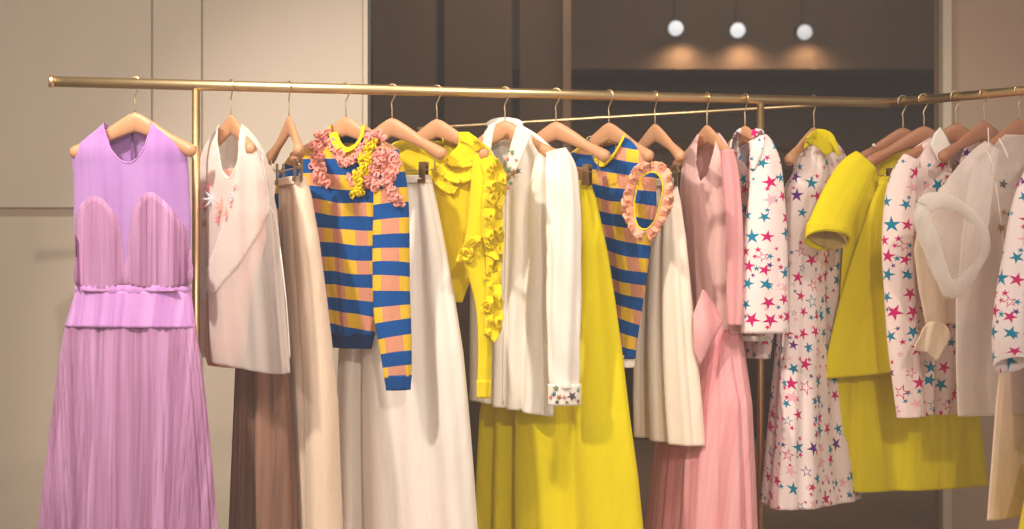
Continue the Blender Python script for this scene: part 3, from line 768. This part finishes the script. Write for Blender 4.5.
# H8 -- yellow skirt on clips
h = rail1(556); hanger('clip', h, 33, 'wooden clip hanger with its bare right arm over the long yellow skirt')
fr, g = begin('yellow_skirt', h, 33, 'long flared bright yellow skirt hanging behind the white shirt, its hem below the frame', 'skirt', shift=-.02)
rows = [(185, 540, 591), (200, 537, 596), (250, 525, 607), (300, 510, 615), (350, 494, 622), (415, 480, 630), (470, 477, 638), (529, 475, 644), (592, 472, 650)]
shell('skirt_body', fr, rows, .26, M['yellow'], g, (.006, .030, 4, 83), nu=200, power=2.2, valleys=((117, 6, .13), (70, 9, .05), (150, 8, .05)))
shell('waistband', fr, [(181, 541, 590), (189, 539, 592)], .26, M['yellow'], g, (.002, .002, 4, 83), dv=1.5, power=2.6, thick=.004)

# H9 -- sleeveless striped top
h = rail1(609); hanger('plain', h, 48, 'wooden hanger inside the sleeveless striped top with yellow neckband')
fr, g = begin('striped_sleeveless_top', h, 48, 'sleeveless blue, yellow and pink striped knit top with one peach frilled armhole', 'top')
nF = [(588, 128), (626, 128), (622, 142), (614, 158), (604, 168), (594, 160), (588, 146)]
rows = [(136, 591, 625), (144, 580, 636), (152, 570, 644), (162, 566, 652), (180, 567, 656), (210, 573, 656), (250, 582, 650), (300, 594, 643), (340, 604, 637), (358, 608, 635)]
bd = shell('top_body', fr, rows, .28, M['knit2'], g, (.003, .010, 5, 91), neck=nF, bneck=[(588, 128), (628, 128), (620, 141), (594, 141)], thick=.003)
shell('white_hem', fr, [(355, 608, 635), (367, 610, 634)], .28, M['shirt'], g, (.01, .01, 5, 91), dv=1.5)
B = [bvh(bd)]; yf = lambda x, y: hit(B, x, y, fr.Y(x, .045))
nk = [(591, 137), (592, 147), (597, 158), (604, 164), (612, 157), (619, 146), (624, 136)]
vv, ff = sweep([P(x, y, yf(x, y+5)-.003) for x, y in catmull(nk, 30)], .014, .004, seg=10, up=(0, 1, 0)); child('neckband', vv, ff, M['yknit'], g, uvs=[(p[0], p[2]) for p in vv])
arm = [(650, 172), (641, 178), (636, 192), (634, 210), (638, 226), (647, 229), (655, 220), (660, 204), (663, 186), (658, 174), (650, 172)]
ya = lambda x, y: fr.Y(x, .055)
for i, (w, sd) in enumerate(((9, 2), (7, 8))):
    ruffle('armhole_ruffle', [(650, 172), (641, 177), (635, 190), (633, 208), (637, 225), (645, 231)], w*1.25, ya, M['peach'], g, .11, 1.1, (-1, 0), sd, .006+.004*i, thick=.003)
    ruffle('armhole_ruffle', [(645, 231), (655, 222), (661, 205), (664, 188), (660, 175), (650, 171)], w*1.15, ya, M['peach'], g, .11, 1.1, (1, 0), sd+1, .006+.004*i, thick=.003)
ruffle('armhole_ruffle', [(648, 170), (640, 176), (634, 188), (631, 205), (634, 222)], 7, ya, M['yknit'], g, .11, 1.1, (-1, 0), 5, .0, thick=.003)
piping('armhole_binding', arm, .0028, ya, M['yknit'], g, off=.012, n=60)

# H10 -- cream skirt on clips
h = rail1(655); hanger('clip', h, 66, 'wooden clip hanger with its near arm curving down over the short cream skirt')
fr, g = begin('cream_skirt', h, 66, 'knee-length cream skirt clipped to a hanger between the frilled striped top and the pink dress', 'skirt')
rows = [(182, 652, 676), (200, 648, 680), (240, 642, 686), (300, 637, 692), (350, 634, 697), (400, 633, 702), (440, 634, 705)]
sk = shell('skirt_body', fr, rows, .34, M['cream'], g, (.006, .018, 5, 101), nu=160, valleys=((110, 7, .05), (75, 8, .04)), power=2.4)
shell('waistband', fr, [(179, 652, 676), (187, 651, 677)], .34, M['cream'], g, (.002, .002, 4, 83), dv=1.5, thick=.004)
B = [bvh(sk)]; yf = lambda x, y: hit(B, x, y, fr.Y(x, .06))

# H11 -- pink dress
h = rail1(707); hanger('plain', h, 70, 'wooden hanger inside the pale pink dress')
fr, g = begin('pink_dress', h, 70, 'pale pink dress with sheer bodice, folded bow at the waist and gathered skirt', 'dress')
nF = [(700, 128), (718, 128), (714, 150), (707, 175), (700, 182), (696, 165), (697, 145)]
rows = [(134, 698, 719), (142, 692, 725), (152, 686, 730), (165, 682, 733), (185, 680, 735), (215, 681, 738), (260, 684, 739), (300, 687, 741), (332, 688, 742)]
bd = shell('bodice', fr, rows, .38, M['pink'], g, (.005, .012, 7, 111), neck=nF, bneck=[(700, 128), (720, 128), (714, 140), (702, 140)])
rows = [(328, 686, 742), (345, 680, 744), (400, 663, 752), (460, 654, 755), (529, 646, 758), (592, 640, 761)]
sk = shell('gathered_skirt', fr, rows, .42, M['pink2'], g, (.006, .022, 9, 113), nu=220, fine=(.003, 37))
tube('sleeve', fr, [(727, 150, 6), (731, 180, 8), (734, 230, 8.5), (735, 290, 8), (735, 325, 7)], M['pink2'], g, .8, off=0, absY=fr.C.y-.19, folds=(.003, 3, 7))
B = [bvh(bd), bvh(sk)]; yf = lambda x, y: hit(B, x, y, fr.C.y-.16)
patch('bow', [(703, 288), (714, 304), (723, 322), (712, 342), (700, 366), (694, 350), (693, 315)], lambda x, y: fr.C.y-.20, M['pink2'], g, 2, .003, disp=lambda x, y: .012*math.sin((x-693)*.16)+.01*math.sin(y*.08), sm=1)

# H12 -- star blouse
h = rail1(745); hanger('plain', h, 66, 'wooden hanger inside the star-print blouse just left of the middle post')
fr, g = begin('star_print_blouse', h, 66, 'white blouse printed with pink and teal stars, straight sleeve before the middle post', 'blouse')
nF = [(738, 124), (760, 124), (757, 145), (748, 170), (742, 160), (738, 145)]
rows = [(132, 735, 762), (140, 731, 768), (152, 729, 772), (170, 730, 774), (220, 736, 776), (280, 740, 776), (330, 743, 774), (358, 744, 770)]
bd = shell('blouse_body', fr, rows, .34, M['star'], g, (.003, .010, 4, 121), neck=nF, bneck=[(738, 124), (762, 124), (756, 138), (742, 138)])
sl = tube('sleeve', fr, [(757, 138, 9), (763, 154, 14), (766, 185, 17), (765.5, 230, 21), (765, 280, 23), (765, 333, 24)], M['star'], g, .6, absY=fr.C.y-.20, folds=(.004, 3, 9))
yc = lambda x, y: fr.C.y-.14
B = [bvh(bd), bvh(sl)]; yq = lambda x, y: hit(B, x, y, fr.C.y-.12)-.006
patch('collar', [(752, 130), (762, 130), (765, 140), (760, 158), (752, 172), (749, 158), (752, 144)], yq, M['star'], g, 1.6, .003, sm=3)
patch('collar', [(741, 128), (735, 133), (731, 142), (729, 156), (733, 164), (737, 152), (740, 140)], yq, M['star'], g, 1.6, .003, sm=3)
tube('white_hem', fr, [(755, 336, 13.5), (755, 341, 13.5)], M['shirt'], g, .5, absY=fr.C.y-.12, n=5)

# H13 -- star dress with yellow collar
h = rail1(814); hanger('plain', h, -50, 'wooden hanger whose near end shows at the armhole of the star-print dress')
fr, g = begin('star_print_dress', h, -62, 'sleeveless star-print dress with yellow collar and long pleated skirt', 'dress'); fr.C.y += .08
rows = [(140, 806, 836), (150, 799, 844), (160, 795, 848), (175, 793, 849), (190, 784, 849), (230, 782, 847), (280, 780, 846), (330, 777, 850), (400, 770, 856), (450, 765, 860), (497, 760, 866)]
bd = shell('dress_body', fr, rows, .36, M['star'], g, (.006, .026, 8, 131), nu=200, tilt=.01, bneck=[(804, 128), (840, 128), (835, 146), (808, 146)])
B = [bvh(bd)]; yf = lambda x, y: hit(B, x, y, fr.Y(x, .07))
ycol = lambda x, y: min(yf(x, y), yf(820, 165))-.012
patch('collar', [(804, 149), (808, 136), (818, 129), (830, 132), (836, 141), (834, 150), (826, 155), (818, 148), (811, 145)], ycol, M['yellow'], g, 1.5, .004, sm=3, disp=lambda x, y: .012*math.sin((x-804)/32*PI))
patch('collar', [(828, 131), (834, 136), (838, 147), (840, 156), (836, 154), (832, 146), (829, 139)], lambda x, y: ycol(x, y)-.010, M['yellow'], g, 1.5, .004, sm=3)

# H14 -- yellow dress with short sleeve
h = rail2(903); hanger('plain', h, -16, 'reddish wooden hanger leading into the yellow short-sleeved dress', 'wood_dark')
fr, g = begin('yellow_dress', h, -16, 'yellow short-sleeved dress with wide lined cuff, hanging at the bend of the rail', 'dress', shift=-.03)
rows = [(146, 876, 916), (155, 866, 922), (165, 857, 928), (180, 850, 934), (210, 846, 938), (250, 843, 945), (330, 838, 962), (375, 834, 972), (430, 829, 981), (489, 825, 988)]
bd = shell('dress_body', fr, rows, .13, M['yellow'], g, (.002, .010, 4, 141), nu=160, valleys=((140, 6, .03), (105, 8, .02)))
sl = tube('sleeve', fr, [(866, 160, 13), (856, 172, 18), (846, 190, 20), (836, 210, 20), (828, 232, 22), (827, 240, 21.5)], M['yellow'], g, .5, absY=4.86, folds=(.002, 3, 3), end=(-.02, 1), thick=.003, mouth=.45)
tube('sleeve_lining', fr, [(840, 200, 17), (832, 222, 18.5), (827, 239, 19.5)], M['yel_in'], sl, .45, absY=4.86, folds=(.002, 3, 3), n=10, mouth=.45)
tube('sleeve_cuff', fr, [(829.5, 226, 22.6), (827.5, 240, 22.6)], M['yellow'], sl, .51, absY=4.86, n=5, folds=(.002, 3, 3), end=(-.02, 1), thick=.004, mouth=.45)
B = [bvh(bd), bvh(sl)]; yf = lambda x, y: hit(B, x, y, fr.Y(x, .06))
piping('neckline_binding', [(873, 144), (877, 150), (880, 158)], .005, yf, M['shirt'], g)

# H15 -- short yellow skirt on clips
h = rail2(924); hanger('clip', h, -8, 'wooden clip hanger with bare arm pointing left over the short yellow skirt', 'wood_dark')
fr, g = begin('short_yellow_skirt', h, -8, 'short flared yellow skirt clipped in front of the yellow dress, left of the star-print shirt', 'skirt')
rows = [(182, 880, 925), (200, 872, 930), (225, 864, 936), (260, 852, 943), (300, 840, 950), (340, 830, 956), (372, 823, 962)]
shell('skirt_body', fr, rows, .14, M['yellow'], g, (.003, .010, 4, 151), nu=120, tilt=-.02)
shell('waistband', fr, [(177, 880, 924), (186, 878, 926)], .26, M['yellow'], g, (.002, .002, 4, 83), dv=1.5, thick=.004)

# H16 -- star shirt
h = rail2(956); hanger('plain', h, -12, 'reddish wooden hanger behind the white collar of the star-print shirt', 'wood_dark')
fr, g = begin('star_print_shirt', h, -12, 'star-print shirt with plain white collar, hanging straight in front of the yellow dress', 'shirt')
rows = [(138, 930, 975), (148, 914, 985), (160, 903, 990), (175, 894, 994), (200, 888, 994), (240, 885, 992), (300, 888, 985), (350, 893, 972), (400, 900, 962), (414, 903, 960)]
bd = shell('shirt_body', fr, rows, .15, M['star2'], g, (.004, .014, 6, 161), nu=120, neck=[(936, 120), (975, 120), (965, 145), (955, 175), (946, 160)])
sl = tube('sleeve', fr, [(912, 158, 9), (903, 178, 13), (899, 210, 15.5), (898, 250, 16), (900, 300, 15.5), (904, 350, 15.5), (909, 395, 14.5), (911, 417, 14)], M['star2'], g, .6, off=.06, folds=(.003, 3, 9), end=(.05, 1))
B = [bvh(bd), bvh(sl)]; yf = lambda x, y: hit(B, x, y, fr.Y(x, .05))-.005
patch('collar', [(940, 127), (946, 136), (953, 151), (940, 163), (930, 145), (934, 134)], lambda x, y: fr.Y(x, .045), M['shirt'], g, 1.5, .004, sm=1)

# H17 -- beige organza shorts skirt on clips
h = rail2(984); hanger('clip', h, -28, 'reddish wooden clip hanger with bare arm pointing left over the star-print shirt', 'wood_dark')
fr, g = begin('beige_organza_skirt', h, -28, 'short pale beige skirt with tied sash, partly behind the puffed organza sleeve', 'skirt')
rows = [(186, 942, 990), (205, 930, 994), (235, 917, 998), (250, 914, 1000), (290, 919, 1003), (323, 926, 1006)]
bd = shell('skirt_body', fr, rows, .14, M['creamgold'], g, (.003, .008, 4, 171), nu=120)
B = [bvh(bd)]; yf = lambda x, y: hit(B, x, y, fr.Y(x, .07))
patch('sash', [(928, 322), (945, 324), (950, 336), (942, 352), (936, 361), (926, 352), (914, 350), (920, 336)], lambda x, y: fr.Y(x, .065), M['creamgold'], g, 1.8, .004, disp=lambda x, y: .008*math.sin(x*.35+y*.1), sm=2)

# H18 -- organza blouse with puff sleeve
h = rail2(1019); hanger('plain', h, -28, 'reddish wooden hanger in the shoulder of the organza blouse at the right edge', 'wood_dark')
fr, g = begin('cream_skirt', h, -44, 'pale cream skirt whose lower part hangs below the organza blouse at the right edge', 'skirt', shift=-.05)
rows = [(300, 1004, 1050), (400, 996, 1062), (450, 992, 1070), (510, 987, 1076)]
shell('skirt_body', fr, rows, .12, M['creamgold'], g, (.004, .010, 5, 181), nu=120)
fr, g = begin('puff_sleeve_organza_blouse', h, -28, 'sheer white organza blouse with a large puffed sleeve opening, at the right of the picture', 'blouse')
rows = [(136, 1000, 1040), (146, 988, 1052), (158, 978, 1062), (180, 970, 1070), (230, 963, 1076), (300, 956, 1082), (360, 956, 1086), (412, 958, 1090)]
bd = shell('blouse_body', fr, rows, .16, M['organza2'], g, (.004, .016, 6, 191), nu=120, tilt=.0)
sl = tube('sleeve', fr, [(992, 146, 8), (982, 162, 15), (971, 185, 22), (960, 215, 29), (953, 250, 28), (953, 282, 16)], M['organza2'], g, .5, off=.07, folds=(.004, 4, 9), end=(-.1, 1))
ring = smooth_poly([(924, 208), (934, 201), (952, 203), (968, 214), (981, 232), (982, 252), (973, 270), (962, 284), (951, 289), (943, 278), (936, 258), (928, 236), (922, 220)], 6)
ring.append(ring[0])
Yr = lambda x: fr.Y(x, .11)
pts = [P(x, y, Yr(x)) for x, y in ring]
rr = [.026+.004*math.sin(i*.31)+.0015*math.sin(i*.7) for i in range(len(pts))]; rr[-1] = rr[0]
vv, ff = sweep(pts, rr, [r*.75 for r in rr], seg=14, up=(0, 1, 0), cap=False); child('puffed_cuff', vv, ff, M['organza3'], sl, uvs=[(p[0], p[2]) for p in vv])
B = [bvh(bd), bvh(sl)]; yf = lambda x, y: hit(B, x, y, fr.Y(x, .05))
piping('shoulder_seam', [(983, 150), (990, 157), (996, 185), (1003, 240), (1006, 300)], .002, yf, M['shirt'], g)
piping('hanging_loop', [(988, 128), (988.5, 140), (988, 151)], .0018, lambda x, y: fr.Y(x, .06), M['shirt'], g)
piping('strap', [(999, 139), (1004, 148), (1008, 158)], .003, yf, M['shirt'], g)
for x, y, r, c in ((1003, 184, 5, 's_dark'), (1001, 228, 5, 's_gold'), (1004, 212, 3.5, 's_gold'), (1018, 186, 5, 's_mag'), (1009, 214, 3, 's_teal')):
    starpatch(x, y, r, x, yf, M[c], g)

# H19 -- star jacket at the edge
h = rail2(1064); hanger('plain', h, -44, 'wooden hanger end poking in at the right edge of the picture', 'wood_dark')
fr, g = begin('star_print_jacket', h, -44, 'star-print garment cut off by the right edge, one sleeve showing', 'jacket')
rows = [(150, 1046, 1090), (162, 1036, 1105), (180, 1030, 1110), (300, 1028, 1118), (420, 1032, 1120)]
bd = shell('jacket_body', fr, rows, .24, M['star'], g, (.003, .014, 5, 201))
tube('sleeve', fr, [(1034, 170, 8), (1026, 200, 12), (1020, 240, 14), (1013, 290, 15.5), (1009, 330, 16), (1011, 365, 17)], M['star'], g, .6, off=.08, folds=(.003, 3, 2), end=(.1, 1), mouth=.5)
fr, g = begin('yellow_edge_skirt', rail2(1075), -44, 'yellow skirt corner just entering the picture at the bottom right', 'skirt', shift=.1)
shell('skirt_body', fr, [(440, 1040, 1100), (495, 1024, 1120), (560, 1010, 1135)], .3, M['yellow'], g, (.003, .014, 5, 211))

# ------------------------------------------------------------------ lamps behind the glass
BG = 'spot lamps in the dark room behind'
for i, (x, y, s) in enumerate(((676, 28, 1), (738, 30, 1), (805, 32, .6))):
    c = P(x, y, BY-.62)
    e = thing('ceiling_spotlight', (c.x, c.y, c.z), 'round lit ceiling spotlight behind the dark glass, %s' % ('leftmost of three', 'middle of three', 'rightmost and dimmest of three')[i], 'spotlight', BG)
    v, f = sweep([c+Vector((0, .02, 0)), c+Vector((0, .12, .02))], .045, seg=24); child('housing', v, f, M['trim_dark'], e)
    v, f = sweep([c+Vector((0, 0, 0)), c+Vector((0, .022, 0))], .043, seg=24)
    child('lens', v, f, simple('lamp_lens', (1, 1, 1, 1), .5, emis=(.62, .80, 1, 1), es=1.5*(.3+.7*s)), e)
    v, f = sweep([c+Vector((0, .1, .03)), Vector((c.x, c.y+.1, 3.4))], .003, seg=8); child('stem', v, f, M['trim_dark'], e)
    ld = bpy.data.lights.new('warm_washer', 'SPOT'); ld.energy = 9*(.4+.6*s); ld.color = (1, .70, .42); ld.spot_size = 2.5; ld.spot_blend = 1; ld.shadow_soft_size = .03
    lo = bpy.data.objects.new('warm_washer', ld); COL.objects.link(lo); lo.location = (c.x+.06, BY-.47, zt+.16); lo.rotation_euler = (.3, 0, 0)

# ------------------------------------------------------------------ light
def area(name, loc, target, size, e, col, spread=PI):
    ld = bpy.data.lights.new(name, 'AREA'); ld.shape = 'RECTANGLE'; ld.size, ld.size_y = size; ld.energy = e; ld.color = col; ld.spread = spread
    o = bpy.data.objects.new(name, ld); COL.objects.link(o); o.location = loc
    o.rotation_euler = (Vector(target)-Vector(loc)).to_track_quat('-Z', 'Y').to_euler(); return o
def spot(name, loc, target, e, col, ang=60, r=.05, blend=.6):
    ld = bpy.data.lights.new(name, 'SPOT'); ld.energy = e; ld.color = col; ld.spot_size = math.radians(ang); ld.spot_blend = blend; ld.shadow_soft_size = r
    o = bpy.data.objects.new(name, ld); COL.objects.link(o); o.location = loc
    o.rotation_euler = (Vector(target)-Vector(loc)).to_track_quat('-Z', 'Y').to_euler(); return o
WARM = (1, .90, .79)
spot('corridor_spot', (1.2, -3.0, 4.1), (-.5, 5.0, 1.2), 860, WARM, 46, .08, 1)
spot('unseen_spot', (.9, 3.3, 3.1), (-.5, 4.8, 1.0), 120, WARM, 70, .06)
spot('unseen_spot', (-1.9, 3.2, 2.9), (-.5, 5.0, 1.1), 330, WARM, 68, .10)
spot('unseen_spot', (2.4, 3.2, 3.0), (1.7, 4.9, 1.2), 55, WARM, 60, .08)  # unseen lamp added to brighten the dim right end
area('ceiling_fill', (-.4, 4.0, 3.2), (-.2, 5.1, 0), (3.2, 1.0), 30, (1, .90, .78))  # unseen area light added as soft fill from above
area('back_room_fill', (1.0, 7.4, 3.3), (.6, 8.6, 1.4), (2.5, .6), 26, (1, .86, .74))  # unseen fill added to lift the dark room behind the glass
w = bpy.data.worlds.new('world'); sc.world = w; w.use_nodes = True
w.node_tree.nodes['Background'].inputs[0].default_value = (1, .88, .78, 1); w.node_tree.nodes['Background'].inputs[1].default_value = .6

# ------------------------------------------------------------------ camera
cd = bpy.data.cameras.new('camera'); cam = bpy.data.objects.new('camera', cd); COL.objects.link(cam)
cam.location = (0, 0, CZ); cam.rotation_euler = (PI/2, 0, 0)
cd.sensor_width = 36; cd.lens = 36*F/1024; cd.clip_end = 60
cd.dof.use_dof = True; cd.dof.focus_distance = 4.75; cd.dof.aperture_fstop = 2.2
sc.camera = cam
sc.view_settings.view_transform = 'Standard'; sc.view_settings.look = 'None'; sc.view_settings.gamma = 1; sc.view_settings.exposure = 0
sc.view_settings.use_curve_mapping = False
sc.cycles.transparent_max_bounces = 24; sc.cycles.max_bounces = 6; sc.cycles.use_denoising = True
for o in list(bpy.data.objects):
    if '_loc' in o: del o['_loc']
